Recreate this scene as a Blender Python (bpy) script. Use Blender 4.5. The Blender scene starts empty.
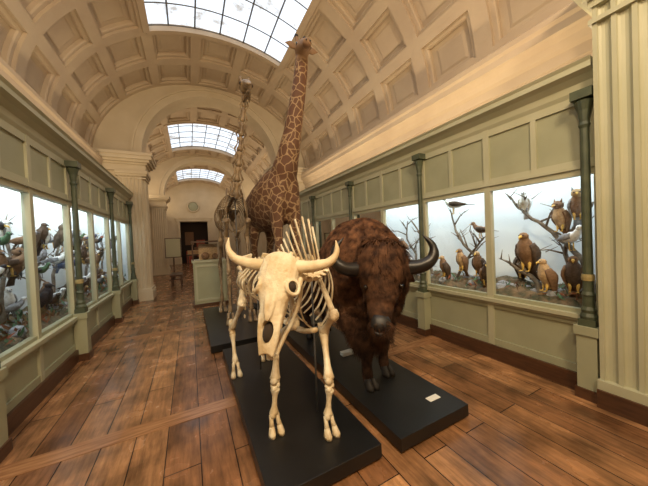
import bpy, bmesh, math, random
import numpy as np
from mathutils import Vector, Matrix, noise
random.seed(7)
V=Vector
scene=bpy.context.scene
col=scene.collection
try:
    scene.view_settings.view_transform='Standard'
    scene.view_settings.look='None'
except Exception as e: print(e)

# ---------------------------------------------------------------- materials
def mat(name,c1,c2=None,rough=.5,scale=5,bump=0,bscale=40,metal=0,coat=0,emit=None,es=0,detail=4,stretch=(1,1,1)):
    m=bpy.data.materials.new(name); m.use_nodes=True
    nt=m.node_tree; b=nt.nodes['Principled BSDF']
    b.inputs['Base Color'].default_value=(*c1,1); b.inputs['Roughness'].default_value=rough
    b.inputs['Metallic'].default_value=metal; b.inputs['Coat Weight'].default_value=coat
    tc=nt.nodes.new('ShaderNodeTexCoord')
    mp=nt.nodes.new('ShaderNodeMapping'); mp.inputs['Scale'].default_value=stretch
    nt.links.new(tc.outputs['Object'],mp.inputs['Vector'])
    if c2:
        n=nt.nodes.new('ShaderNodeTexNoise'); n.inputs['Scale'].default_value=scale; n.inputs['Detail'].default_value=detail
        nt.links.new(mp.outputs['Vector'],n.inputs['Vector'])
        r=nt.nodes.new('ShaderNodeValToRGB'); r.color_ramp.elements[0].position=.35; r.color_ramp.elements[1].position=.65
        r.color_ramp.elements[0].color=(*c1,1); r.color_ramp.elements[1].color=(*c2,1)
        nt.links.new(n.outputs['Fac'],r.inputs['Fac']); nt.links.new(r.outputs['Color'],b.inputs['Base Color'])
    if bump:
        n2=nt.nodes.new('ShaderNodeTexNoise'); n2.inputs['Scale'].default_value=bscale; n2.inputs['Detail'].default_value=4
        nt.links.new(mp.outputs['Vector'],n2.inputs['Vector'])
        bp=nt.nodes.new('ShaderNodeBump'); bp.inputs['Strength'].default_value=bump; bp.inputs['Distance'].default_value=.02
        nt.links.new(n2.outputs['Fac'],bp.inputs['Height']); nt.links.new(bp.outputs['Normal'],b.inputs['Normal'])
    if emit:
        b.inputs['Emission Color'].default_value=(*emit,1); b.inputs['Emission Strength'].default_value=es
    return m
M={}
M['ceil']=mat('ceiling_plaster',(.46,.36,.26),(.52,.42,.30),.85,1.5)
M['cream']=mat('cream_plaster',(.55,.46,.32),(.60,.51,.37),.75,2)
M['green']=mat('sage_paint',(.31,.315,.205),(.35,.35,.23),.45,3)
M['green2']=mat('sage_paint_light',(.40,.395,.265),(.44,.43,.30),.45,3)
M['dgreen']=mat('dark_green_paint',(.05,.062,.038),(.08,.095,.055),.45,8)
M['gilt']=mat('gilt_trim',(.40,.32,.14),(.25,.20,.09),.4,20)
M['brown']=mat('dark_wood',(.055,.024,.012),(.09,.04,.018),.35,6,stretch=(8,1,8))
M['white']=mat('cabinet_white',(.80,.85,.88),(.76,.82,.86),.7,2)
M['black']=mat('black_plinth',(.006,.006,.006),(.010,.010,.010),.36,3)
M['bone']=mat('bone_cream',(.80,.71,.52),(.54,.40,.22),.5,8,.3,45,detail=8)
M['bone2']=mat('bone_brown',(.34,.24,.135),(.15,.10,.055),.5,8,.3,60)
M['dark']=mat('painted_shade',(.03,.018,.01),None,.9)  # near-black colour stands in for shade inside sockets and openings
M['horn']=mat('black_horn',(.006,.005,.005),(.014,.011,.009),.38,12)
M['hoof']=mat('dark_hoof',(.012,.009,.007),None,.7)
M['nose']=mat('nose_leather',(.010,.008,.008),None,.5)
M['label']=mat('label_card',(.75,.75,.72),None,.6)
M['bark']=mat('branch_bark',(.13,.10,.075),(.26,.22,.17),.9,14,.5,30)
M['moss']=mat('moss_rock',(.05,.055,.03),(.20,.13,.07),.95,9,.8,25)
M['leaf']=mat('dry_leaves',(.26,.07,.03),(.12,.09,.03),.9,8)
M['iron']=mat('skylight_iron',(.10,.10,.10),None,.5)
M['eye']=mat('glass_eye',(.01,.006,.004),None,.12)
M['mane']=mat('giraffe_mane',(.20,.07,.02),(.12,.045,.015),.9,30)
pal=[('w',(.78,.77,.72)),('k',(.015,.015,.02)),('br',(.16,.085,.04)),('db',(.06,.035,.02)),('tan',(.38,.25,.13)),
     ('gr',(.22,.22,.23)),('yb',(.55,.35,.08)),('gn',(.05,.11,.05)),('rd',(.30,.06,.03)),('bl',(.04,.06,.12))]
PAL=[mat('plumage_'+n,c,tuple(min(1,x*1.5+.01) for x in c),.8,35) for n,c in pal]

def glass_mat():
    m=bpy.data.materials.new('cabinet_glass'); m.use_nodes=True; nt=m.node_tree; nt.nodes.clear()
    o=nt.nodes.new('ShaderNodeOutputMaterial'); mx=nt.nodes.new('ShaderNodeMixShader')
    t=nt.nodes.new('ShaderNodeBsdfTransparent'); g=nt.nodes.new('ShaderNodeBsdfGlossy'); g.inputs['Roughness'].default_value=.02
    f=nt.nodes.new('ShaderNodeFresnel'); f.inputs['IOR'].default_value=1.3
    t.inputs['Color'].default_value=(.96,.98,.97,1)
    nt.links.new(f.outputs[0],mx.inputs[0]); nt.links.new(t.outputs[0],mx.inputs[1]); nt.links.new(g.outputs[0],mx.inputs[2]); nt.links.new(mx.outputs[0],o.inputs[0])
    return m
M['glass']=glass_mat()
def sky_mat():
    m=bpy.data.materials.new('skylight_glazing'); m.use_nodes=True; nt=m.node_tree; nt.nodes.clear()
    o=nt.nodes.new('ShaderNodeOutputMaterial'); e=nt.nodes.new('ShaderNodeEmission')
    tc=nt.nodes.new('ShaderNodeTexCoord'); n=nt.nodes.new('ShaderNodeTexNoise'); n.inputs['Scale'].default_value=1.3; n.inputs['Detail'].default_value=8; n.inputs['Roughness'].default_value=.7
    r=nt.nodes.new('ShaderNodeValToRGB'); el=r.color_ramp.elements
    el[0].position=.30; el[0].color=(.22,.19,.16,1); el[1].position=.48; el[1].color=(.84,.91,1,1)
    x=el.new(.40); x.color=(.52,.50,.48,1)
    nt.links.new(tc.outputs['Object'],n.inputs['Vector']); nt.links.new(n.outputs['Fac'],r.inputs['Fac']); nt.links.new(r.outputs['Color'],e.inputs['Color'])
    e.inputs['Strength'].default_value=1.4
    nt.links.new(e.outputs[0],o.inputs[0]); return m
M['sky']=sky_mat()
def floor_mat():
    m=bpy.data.materials.new('wood_floor'); m.use_nodes=True; nt=m.node_tree; b=nt.nodes['Principled BSDF']; L=nt.links
    g=nt.nodes.new('ShaderNodeNewGeometry'); sp=nt.nodes.new('ShaderNodeSeparateXYZ'); cb=nt.nodes.new('ShaderNodeCombineXYZ')
    L.new(g.outputs['Position'],sp.inputs[0]); L.new(sp.outputs['Y'],cb.inputs['X']); L.new(sp.outputs['X'],cb.inputs['Y'])
    br=nt.nodes.new('ShaderNodeTexBrick'); br.inputs['Scale'].default_value=1; br.inputs['Brick Width'].default_value=2.1; br.inputs['Row Height'].default_value=.235
    br.inputs['Mortar Size'].default_value=.004; br.inputs['Mortar Smooth'].default_value=.2; br.offset=.37
    br.inputs['Color1'].default_value=(.22,.098,.042,1); br.inputs['Color2'].default_value=(.44,.225,.10,1); br.inputs['Mortar'].default_value=(.02,.008,.004,1)
    L.new(cb.outputs[0],br.inputs['Vector'])
    mp=nt.nodes.new('ShaderNodeMapping'); mp.inputs['Scale'].default_value=(12,1.3,1); L.new(g.outputs['Position'],mp.inputs['Vector'])
    n=nt.nodes.new('ShaderNodeTexNoise'); n.inputs['Scale'].default_value=2.2; n.inputs['Detail'].default_value=7; n.inputs['Roughness'].default_value=.65; L.new(mp.outputs[0],n.inputs['Vector'])
    n2=nt.nodes.new('ShaderNodeTexNoise'); n2.inputs['Scale'].default_value=3.2; n2.inputs['Detail'].default_value=5; L.new(g.outputs['Position'],n2.inputs['Vector'])
    r=nt.nodes.new('ShaderNodeMapRange'); r.inputs['From Min'].default_value=.3; r.inputs['From Max'].default_value=.7; r.inputs['To Min'].default_value=.45; r.inputs['To Max'].default_value=1.25; L.new(n.outputs['Fac'],r.inputs[0])
    r2=nt.nodes.new('ShaderNodeMapRange'); r2.inputs['From Min'].default_value=.35; r2.inputs['From Max'].default_value=.65; r2.inputs['To Min'].default_value=.5; r2.inputs['To Max'].default_value=1.2; L.new(n2.outputs['Fac'],r2.inputs[0])
    mu=nt.nodes.new('ShaderNodeMath'); mu.operation='MULTIPLY'; L.new(r.outputs[0],mu.inputs[0]); L.new(r2.outputs[0],mu.inputs[1])
    vm=nt.nodes.new('ShaderNodeVectorMath'); vm.operation='SCALE'; L.new(br.outputs['Color'],vm.inputs[0]); L.new(mu.outputs[0],vm.inputs['Scale'])
    L.new(vm.outputs[0],b.inputs['Base Color'])
    rr=nt.nodes.new('ShaderNodeMapRange'); rr.inputs['To Min'].default_value=.10; rr.inputs['To Max'].default_value=.38; L.new(n2.outputs['Fac'],rr.inputs[0]); L.new(rr.outputs[0],b.inputs['Roughness'])
    bp=nt.nodes.new('ShaderNodeBump'); bp.inputs['Strength'].default_value=.25; bp.inputs['Distance'].default_value=.01; L.new(br.outputs['Fac'],bp.inputs['Height']); bp.invert=True
    L.new(bp.outputs[0],b.inputs['Normal'])
    return m
M['floor']=floor_mat()
M['band']=mat('floor_band',(.22,.098,.04),(.38,.195,.09),.22,3,stretch=(1.2,14,1))
def giraffe_mat():
    m=bpy.data.materials.new('giraffe_coat'); m.use_nodes=True; nt=m.node_tree; b=nt.nodes['Principled BSDF']; L=nt.links
    tc=nt.nodes.new('ShaderNodeTexCoord'); n=nt.nodes.new('ShaderNodeTexNoise'); n.inputs['Scale'].default_value=7
    L.new(tc.outputs['Object'],n.inputs['Vector'])
    va=nt.nodes.new('ShaderNodeVectorMath'); va.operation='SCALE'; va.inputs['Scale'].default_value=.09; L.new(n.outputs['Color'],va.inputs[0])
    ad=nt.nodes.new('ShaderNodeVectorMath'); ad.operation='ADD'; L.new(va.outputs[0],ad.inputs[0]); L.new(tc.outputs['Object'],ad.inputs[1])
    v=nt.nodes.new('ShaderNodeTexVoronoi'); v.feature='DISTANCE_TO_EDGE'; v.inputs['Scale'].default_value=7.4; L.new(ad.outputs[0],v.inputs['Vector'])
    r=nt.nodes.new('ShaderNodeValToRGB'); r.color_ramp.elements[0].position=.02; r.color_ramp.elements[1].position=.09
    r.color_ramp.elements[0].color=(.36,.235,.12,1); r.color_ramp.elements[1].color=(.12,.052,.024,1)
    L.new(v.outputs['Distance'],r.inputs['Fac'])
    sp=nt.nodes.new('ShaderNodeSeparateXYZ'); L.new(tc.outputs['Object'],sp.inputs[0])
    mr=nt.nodes.new('ShaderNodeMapRange'); mr.inputs['From Min'].default_value=.8; mr.inputs['From Max'].default_value=1.4; L.new(sp.outputs['Z'],mr.inputs[0])
    mr2=nt.nodes.new('ShaderNodeMapRange'); mr2.inputs['From Min'].default_value=4.75; mr2.inputs['From Max'].default_value=4.65; L.new(sp.outputs['Z'],mr2.inputs[0])
    mu=nt.nodes.new('ShaderNodeMath'); mu.operation='MULTIPLY'; L.new(mr.outputs[0],mu.inputs[0]); L.new(mr2.outputs[0],mu.inputs[1])
    mx=nt.nodes.new('ShaderNodeMixRGB'); mx.inputs[1].default_value=(.24,.14,.07,1); L.new(mu.outputs[0],mx.inputs[0]); L.new(r.outputs[0],mx.inputs[2])
    L.new(mx.outputs[0],b.inputs['Base Color']); b.inputs['Roughness'].default_value=.75
    return m
M['giraffe']=giraffe_mat()
def bison_mat():
    m=bpy.data.materials.new('bison_fur'); m.use_nodes=True; nt=m.node_tree; b=nt.nodes['Principled BSDF']; L=nt.links
    tc=nt.nodes.new('ShaderNodeTexCoord'); n=nt.nodes.new('ShaderNodeTexNoise'); n.inputs['Scale'].default_value=13; n.inputs['Detail'].default_value=6
    L.new(tc.outputs['Object'],n.inputs['Vector'])
    r=nt.nodes.new('ShaderNodeValToRGB'); r.color_ramp.elements[0].position=.36; r.color_ramp.elements[1].position=.70
    r.color_ramp.elements[0].color=(.048,.020,.011,1); r.color_ramp.elements[1].color=(.25,.115,.055,1)
    L.new(n.outputs['Fac'],r.inputs['Fac'])
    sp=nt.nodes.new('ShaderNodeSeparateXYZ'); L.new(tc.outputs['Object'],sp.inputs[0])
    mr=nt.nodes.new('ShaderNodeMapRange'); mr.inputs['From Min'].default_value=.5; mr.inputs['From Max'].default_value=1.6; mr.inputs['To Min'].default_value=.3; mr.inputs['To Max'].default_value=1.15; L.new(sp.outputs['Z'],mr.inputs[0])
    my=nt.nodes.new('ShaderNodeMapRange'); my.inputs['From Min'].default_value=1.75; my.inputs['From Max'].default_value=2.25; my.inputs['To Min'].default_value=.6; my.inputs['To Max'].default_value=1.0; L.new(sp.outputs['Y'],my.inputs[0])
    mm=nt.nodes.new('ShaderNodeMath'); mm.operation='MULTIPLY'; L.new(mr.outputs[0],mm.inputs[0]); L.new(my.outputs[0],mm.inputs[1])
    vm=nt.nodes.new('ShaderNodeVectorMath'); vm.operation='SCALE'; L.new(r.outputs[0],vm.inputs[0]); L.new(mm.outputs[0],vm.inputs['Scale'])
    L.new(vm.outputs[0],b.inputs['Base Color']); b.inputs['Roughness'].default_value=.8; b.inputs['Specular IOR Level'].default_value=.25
    return m
M['bison']=bison_mat()

# ---------------------------------------------------------------- mesh builder
class MB:
    def __init__(s): s.v=[]; s.f=[]; s.m=[]
    def add(s,vs,fs,mi=0):
        o=len(s.v); s.v+= [tuple(p) for p in vs]
        for f in fs: s.f.append([i+o for i in f]); s.m.append(mi)
    def box(s,x0,x1,y0,y1,z0,z1,mi=0):
        x0,x1=min(x0,x1),max(x0,x1)
        vs=[(x,y,z) for x in (x0,x1) for y in (y0,y1) for z in (z0,z1)]
        s.add(vs,[(0,1,3,2),(4,6,7,5),(0,4,5,1),(2,3,7,6),(0,2,6,4),(1,5,7,3)],mi)
    def tube(s,pts,rad,n=8,mi=0,ref=None):
        pts=[V(p) for p in pts]; k=len(pts)
        if not isinstance(rad,(list,tuple)): rad=[rad]*k
        rings=[]; pr=V(ref) if ref else None
        for i in range(k):
            t=(pts[min(i+1,k-1)]-pts[max(i-1,0)])
            if t.length<1e-9: t=V((0,0,1))
            t.normalize()
            if ref: b=V(ref)-t*V(ref).dot(t)
            else:
                if pr is None: pr=V((0,0,1)) if abs(t.z)<.9 else V((1,0,0))
                b=pr-t*pr.dot(t)
            if b.length<1e-4: b=t.orthogonal()
            b.normalize(); a=b.cross(t)
            if not ref: pr=b
            r=rad[i]; ra,rb=(r if isinstance(r,(tuple,list)) else (r,r))
            rings.append([pts[i]+a*ra*math.cos(2*math.pi*j/n)+b*rb*math.sin(2*math.pi*j/n) for j in range(n)])
        vs=[p for r in rings for p in r]; fs=[]
        for i in range(k-1):
            for j in range(n): fs.append((i*n+j,i*n+(j+1)%n,(i+1)*n+(j+1)%n,(i+1)*n+j))
        fs.append(tuple(range(n))); fs.append(tuple((k-1)*n+j for j in range(n)))
        s.add(vs,fs,mi)
    def stube(s,pts,rad,n=8,mi=0,ref=None,sub=4):
        p,r=spline(pts,rad,sub); s.tube(p,r,n,mi,ref)
    def ell(s,c,r,mi=0,n=10,rot=None):
        c=V(c); 
        if not isinstance(r,(tuple,list)): r=(r,r,r)
        k=max(4,n//2); vs=[]; 
        for i in range(1,k):
            th=math.pi*i/k
            for j in range(n):
                ph=2*math.pi*j/n; vs.append(V((r[0]*math.sin(th)*math.cos(ph),r[1]*math.sin(th)*math.sin(ph),r[2]*math.cos(th))))
        vs.append(V((0,0,r[2]))); vs.append(V((0,0,-r[2])))
        if rot: vs=[rot@p for p in vs]
        vs=[p+c for p in vs]; fs=[]
        for i in range(k-2):
            for j in range(n): fs.append((i*n+j,i*n+(j+1)%n,(i+1)*n+(j+1)%n,(i+1)*n+j))
        a=(k-1)*n
        for j in range(n): fs.append((a,(j+1)%n,j)); fs.append((a+1,(k-2)*n+j,(k-2)*n+(j+1)%n))
        s.add(vs,fs,mi)
    def lathe(s,cx,cy,prof,n=14,mi=0):
        vs=[(cx+r*math.cos(2*math.pi*j/n),cy+r*math.sin(2*math.pi*j/n),z) for r,z in prof for j in range(n)]
        fs=[(i*n+j,i*n+(j+1)%n,(i+1)*n+(j+1)%n,(i+1)*n+j) for i in range(len(prof)-1) for j in range(n)]
        fs.append(tuple(range(n))); fs.append(tuple((len(prof)-1)*n+j for j in range(n))); s.add(vs,fs,mi)
    def prism(s,poly,axis,a,b,mi=0):
        n=len(poly)
        if axis=='y': mk=lambda p,t:(p[0],t,p[1])
        elif axis=='z': mk=lambda p,t:(p[0],p[1],t)
        else: mk=lambda p,t:(t,p[0],p[1])
        vs=[mk(p,a) for p in poly]+[mk(p,b) for p in poly]
        fs=[(i,(i+1)%n,(i+1)%n+n,i+n) for i in range(n)]+[tuple(range(n)),tuple(range(n,2*n))]
        s.add(vs,fs,mi)
    def obj(s,name,mats,smooth=False,parent=None,recalc=True):
        me=bpy.data.meshes.new(name); me.from_pydata(s.v,[],s.f)
        if not isinstance(mats,(list,tuple)): mats=[mats]
        for m in mats: me.materials.append(m)
        me.polygons.foreach_set('material_index',s.m)
        if recalc:
            bm=bmesh.new(); bm.from_mesh(me); bmesh.ops.recalc_face_normals(bm,faces=bm.faces); bm.to_mesh(me); bm.free()
        if smooth: me.polygons.foreach_set('use_smooth',[True]*len(me.polygons))
        me.update(); o=bpy.data.objects.new(name,me); col.objects.link(o)
        if parent: o.parent=parent
        return o
def lerp(a,b,t): return a+(b-a)*t
def spline(pts,rad,sub=4):
    pts=[V(p) for p in pts]; k=len(pts)
    R=[(r if isinstance(r,(tuple,list)) else (r,r)) for r in (rad if isinstance(rad,(list,tuple)) else [rad]*k)]
    op=[];orr=[]
    for i in range(k-1):
        p0=pts[max(i-1,0)];p1=pts[i];p2=pts[i+1];p3=pts[min(i+2,k-1)]
        for j in range(sub):
            t=j/sub
            op.append(.5*((2*p1)+(p2-p0)*t+(2*p0-5*p1+4*p2-p3)*t*t+(3*p1-p0-3*p2+p3)*t**3))
            tt=t*t*(3-2*t); orr.append((lerp(R[i][0],R[i+1][0],tt),lerp(R[i][1],R[i+1][1],tt)))
    op.append(pts[-1]); orr.append(R[-1]); return op,orr
def empty(name,loc=(0,0,0)):
    e=bpy.data.objects.new(name,None); col.objects.link(e); e.location=loc; return e
def bake(o):
    dg=bpy.context.evaluated_depsgraph_get(); dg.update()
    me=bpy.data.meshes.new_from_object(o.evaluated_get(dg)); mats=[x for x in o.data.materials]
    o.modifiers.clear(); o.data=me
    me.materials.clear()
    for x in mats: me.materials.append(x)
    me.polygons.foreach_set('use_smooth',[True]*len(me.polygons)); me.polygons.foreach_set('material_index',[0]*len(me.polygons)); me.update()
    return o
def remesh(o,vs,sm=4,fac=.5):
    m=o.modifiers.new('r','REMESH'); m.mode='VOXEL'; m.voxel_size=vs
    s=o.modifiers.new('s','SMOOTH'); s.iterations=sm; s.factor=fac
    return bake(o)

# ---------------------------------------------------------------- hall shell
XL,XR=-1.52,3.35; CX=(XL+XR)/2; A=(XR-XL)/2; DEP=.72; AV=A+DEP; ZS=4.10; B=2.58
b=MB(); b.box(XL-1,XR+1,-3,25.2,-.1,0); b.obj('floor',M['floor'])
b=MB()
for y in (-.2,2.66,5.5,8.35,11.2,14.05,18):
    b.box(XL+.05,XR-.05,y,y+.17,.0005,.004)
b.obj('trim_floor_bands',M['band'])
for side,sx,xw in (('left',-1,XL),('right',1,XR)):
    WX=xw+sx*DEP
    def wall(x0,x1,y0,y1,z0,z1):
        b=MB(); b.box(x0,x1,y0,y1,z0,z1); b.obj('wall_'+side,M['cream'])
    wall(WX,WX+sx*.2,-3,25,0,4.2)
    wall(xw,WX,-2.2,.2,0,3.11)
    wall(xw+sx*.001,WX,.2,.94,0,3.60)
    prof=[(0,3.42),(.03,3.42),(.03,3.52),(.05,3.54),(.05,3.66),(.09,3.70),(.13,3.77),(.18,3.82),(.22,3.84),(.22,3.93),(.25,3.97),(.25,4.04),(.20,4.08),(0,4.10)]
    b=MB()
    for ya,yb in ((-2.2,9.2),(9.8,16.5),(17.1,24)):
        b.prism([(WX-sx*p,z) for p,z in prof],'y',ya,yb)
    b.obj('trim_cornice_'+side,M['ceil'])
b=MB(); b.box(XL-1,XR+1,-2.5,-2.2,0,7.2); b.obj('wall_back',M['cream'])
D2=math.radians
SKW=1.56
TS=math.acos(SKW/AV); ZE=ZS+math.sin(TS)*B
def vp(t,y,d):
    z=ZS+math.sin(t)*(B+d)
    if TS<t<math.pi-TS:
        z0=ZS+math.sin(t)*B; z=ZE+(z0-ZE)*.9+d*math.sin(t)
    return (CX-math.cos(t)*(AV+d), y, z)
def coffer(b,t0,t1,y0,y1):
    rings=[]
    for mg,d in ((0,0),(.11,0),(.11,.05),(.17,.05),(.185,.07),(.185,.13),(.27,.13),(.31,.115)):
        ta,tb=t0+(t1-t0)*mg,t1-(t1-t0)*mg; ya,yb=y0+(y1-y0)*mg,y1-(y1-y0)*mg; n=4
        r=[vp(ta+(tb-ta)*i/n,ya,d) for i in range(n)]+[vp(tb,ya,d)]
        r+=[vp(tb+(ta-tb)*i/n,yb,d) for i in range(n+1)]
        rings.append(r)
    n=len(rings[0]); vs=[p for r in rings for p in r]; fs=[]
    for i in range(len(rings)-1):
        for j in range(n): fs.append((i*n+j,i*n+(j+1)%n,(i+1)*n+(j+1)%n,(i+1)*n+j))
    o=(len(rings)-1)*n; h=n//2
    for i in range(h-1): fs.append((o+i,o+i+1,o+n-2-i,o+n-1-i))
    b.add(vs,fs)
ceil=MB(); skyl=[]
def vault(y0,y1,nb,sk):
    p=(y1-y0)/nb
    for i in range(nb):
        ya,yb=y0+i*p,y0+(i+1)*p
        for k in range(3):
            t0=D2(2)+(TS-D2(2))*k/3; t1=D2(2)+(TS-D2(2))*(k+1)/3
            coffer(ceil,t0,t1,ya,yb); coffer(ceil,math.pi-t1,math.pi-t0,ya,yb)
        for q in (0,1):
            a0,a1=(0,D2(2)) if q==0 else (math.pi-D2(2),math.pi)
            ceil.add([vp(a0,ya,0),vp(a1,ya,0),vp(a1,yb,0),vp(a0,yb,0)],[(0,1,2,3)])
        if not(sk[0]<=i<sk[1]):
            for k in range(3):
                t0=TS+(math.pi-2*TS)*k/3; t1=TS+(math.pi-2*TS)*(k+1)/3
                coffer(ceil,t0,t1,ya,yb)
    skyl.append((y0+sk[0]*p,y0+sk[1]*p))
vault(-2.2,9.2,10,(1,8)); vault(9.8,16.5,6,(2,5)); vault(17.1,24,6,(2,5))
ceil.obj('ceiling',M['ceil'],recalc=False)
for wi,(ya,yb) in enumerate(skyl):
    par=empty('window_%d'%(wi+1))
    g=MB(); n=16; D=.16
    T=[TS+(math.pi-2*TS)*i/n for i in range(n+1)]; T[0]+=1e-4; T[-1]-=1e-4
    for i in range(n): g.add([vp(T[i],ya,D),vp(T[i+1],ya,D),vp(T[i+1],yb,D),vp(T[i],yb,D)],[(0,1,2,3)])
    g.obj('glazing',M['sky'],parent=par,recalc=False)
    f=MB(); nc=6
    for i in range(nc+1):
        t=TS+(math.pi-2*TS)*i/nc
        c0=V(vp(t,ya,D-.03)); c1=V(vp(t,yb,D-.03)); f.tube([c0,c1],[.018,.018],4)
    ny=max(3,round((yb-ya)/.62))
    for j in range(ny+1):
        y=ya+(yb-ya)*j/ny
        f.tube([vp(t,y,D-.03) for t in T],.015,4)
    f.obj('glazing_bars',M['iron'],parent=par)
    fr=MB()
    for y,s in ((ya,1),(yb,-1)):
        for i in range(n):
            t0,t1=T[i],T[i+1]
            fr.add([vp(t0,y,0),vp(t1,y,0),vp(t1,y,.2),vp(t0,y,.2)],[(0,1,2,3)])
            vs=[vp(t,yy,d) for t in (t0,t1) for yy in (y-.04*s,y+.05*s) for d in (-.03,.02)]
            fr.add(vs,[(0,1,3,2),(4,6,7,5),(0,4,5,1),(2,3,7,6),(0,2,6,4),(1,5,7,3)])
    for t,s in ((TS,1),(math.pi-TS,-1)):
        fr.add([vp(t,ya,0),vp(t,yb,0),vp(t,yb,.2),vp(t,ya,.2)],[(0,1,2,3)])
        vs=[vp(tt,yy,d) for tt in (t-.02*s,t+.025*s) for yy in (ya,yb) for d in (-.03,.02)]
        fr.add(vs,[(0,1,3,2),(4,6,7,5),(0,4,5,1),(2,3,7,6),(0,2,6,4),(1,5,7,3)])
    fr.obj('frame',M['ceil'],parent=par)
def flute(y0,y1,n,depth,base):
    w=(y1-y0)/(n+ .35*(n+1)); land=.35*w; y=y0
    pts=[(y0,base)]
    for i in range(n):
        y+=land
        for k in range(7):
            a=math.pi*k/6; pts.append((y+w*(1-math.cos(a))/2, base-depth*math.sin(a)))
        y+=w
    pts.append((y1,base)); return pts
PW=.40; RA=A-PW; ZA=4.27
def arch(y0,y1,name):
    b=MB(); inner=[(CX-RA,0),(CX-RA,ZA)]; outer=[(XL-DEP-.05,0),(XL-DEP-.3,4.27)]
    N=32
    for i in range(N+1):
        a=math.pi*i/N; inner.append((CX-RA*math.cos(a),ZA+RA*math.sin(a)))
        outer.append((CX-(AV+.3)*math.cos(a),max(ZS+.3,ZS+(B+.25)*math.sin(a)) ))
    inner+=[(CX+RA,ZA),(CX+RA,0)]; outer+=[(XR+DEP+.3,4.27),(XR+DEP+.05,0)]
    n=len(inner)
    vs=[(x,y,z) for y in (y0,y1) for x,z in inner]+[(x,y,z) for y in (y0,y1) for x,z in outer]
    fs=[]
    for i in range(n-1):
        fs.append((i,i+1,2*n+i+1,2*n+i)); fs.append((n+i,n+i+1,3*n+i+1,3*n+i)); fs.append((i,i+1,n+i+1,n+i)); fs.append((2*n+i,2*n+i+1,3*n+i+1,3*n+i))
    b.add(vs,fs); b.obj('wall_'+name,M['cream'],recalc=False)
    b=MB()
    for yy,s in ((y0,-1),(y1,1)):
        for r0,r1,d in ((0,.10,.05),(.10,.2,.03),(.2,.26,.07)):
            vs=[];fs=[]
            for i in range(N+1):
                a=math.pi*i/N
                for r,dd in ((r0,0),(r0,d),(r1,d),(r1,0)):
                    vs.append((CX-(RA+r)*math.cos(a),yy+s*dd,ZA+(RA+r)*math.sin(a)))
            for i in range(N):
                for k in range(3): fs.append((i*4+k,i*4+k+1,i*4+4+k+1,i*4+4+k))
            b.add(vs,fs)
    b.obj('trim_archivolt_'+name,M['cream'],recalc=False)
    for sx,xw in ((-1,XL),(1,XR)):
        b=MB(); xi=xw-sx*PW; xo=xi+sx*.62; WX=xw+sx*DEP
        pr=flute(min(xo,xi)+.03,max(xo,xi)-.03,6,.02,.06)
        for yy,s in ((y0,-1),(y1,1)):
            poly=[(x,yy+s*d) for x,d in pr]+[(max(xo,xi)-.03,yy-s*.02),(min(xo,xi)+.03,yy-s*.02)]
            b.prism(poly,'z',.35,3.62)
        pr=flute(y0+.06,y1-.06,5,.02,.05)
        b.prism([(xi-sx*d,y) for y,d in pr]+[(xi+sx*.02,y1-.06),(xi+sx*.02,y0+.06)],'z',.35,3.62)
        for z0,z1,e in ((0,.28,.10),(.28,.35,.08),(3.54,3.58,.075),(3.62,3.68,.09),(3.68,3.76,.12)):
            b.box(xi-sx*e,xo+sx*.02,y0-e,y1+e,z0,z1)
        for z0,z1,e in ((3.76,3.94,.08),(3.94,4.00,.12),(4.00,4.07,.19),(4.07,4.17,.25),(4.17,4.25,.28)):
            b.box(xi-sx*e,WX-sx*.002,y0-e,y1+e,z0,z1)
        b.obj('trim_pier_'+name+('_l' if sx<0 else '_r'),M['cream'])
arch(9.2,9.8,'arch_near'); arch(16.5,17.1,'arch_far')
DX0,DX1=-.62,1.42
for a in ((XL-1,DX0,0,7.2),(DX1,XR+1,0,7.2),(DX0,DX1,3.4,7.2)):
    b=MB(); b.box(a[0],a[1],24,24.25,a[2],a[3]); b.obj('wall_end',M['cream'])
b=MB(); b.box(DX0,DX1,24.9,25.0,0,3.4,0)  # recess walls coloured dark to imitate an unlit room beyond
b.box(DX0-.05,DX0,24.26,25,0,3.4,0); b.box(DX1,DX1+.05,24.26,25,0,3.4,0); b.box(DX0-.05,DX1+.05,24.26,25,3.4,3.45,0)
b.box(DX0+.3,DX0+.95,24.85,24.9,1.5,2.6,1); b.box(DX0+1.15,DX0+1.8,24.85,24.9,.5,1.9,2); b.box(DX0+.35,DX0+.8,24.5,24.8,0,1.0,2)
b.box(DX0+.95,DX0+1.3,24.6,24.8,.9,1.3,1)
for x in (DX0-.18,DX1): b.box(x,x+.18,23.93,23.995,0,3.55,3)
b.box(DX0-.25,DX1+.25,23.90,23.995,3.45,3.65,3); b.box(DX0-.35,DX1+.35,23.86,23.995,3.65,3.75,3)
b.obj('door_1',[M['dark'],PAL[2],PAL[8],M['cream']])
b=MB(); pts=[((DX0+DX1)/2+.42*math.cos(a),23.94,4.65+.42*math.sin(a)) for a in [2*math.pi*i/24 for i in range(25)]]
b.tube(pts,.06,6); b.ell(((DX0+DX1)/2,23.96,4.65),(.36,.03,.36),1,16); b.obj('wall_medallion',[M['cream'],M['green']],True)

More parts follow.
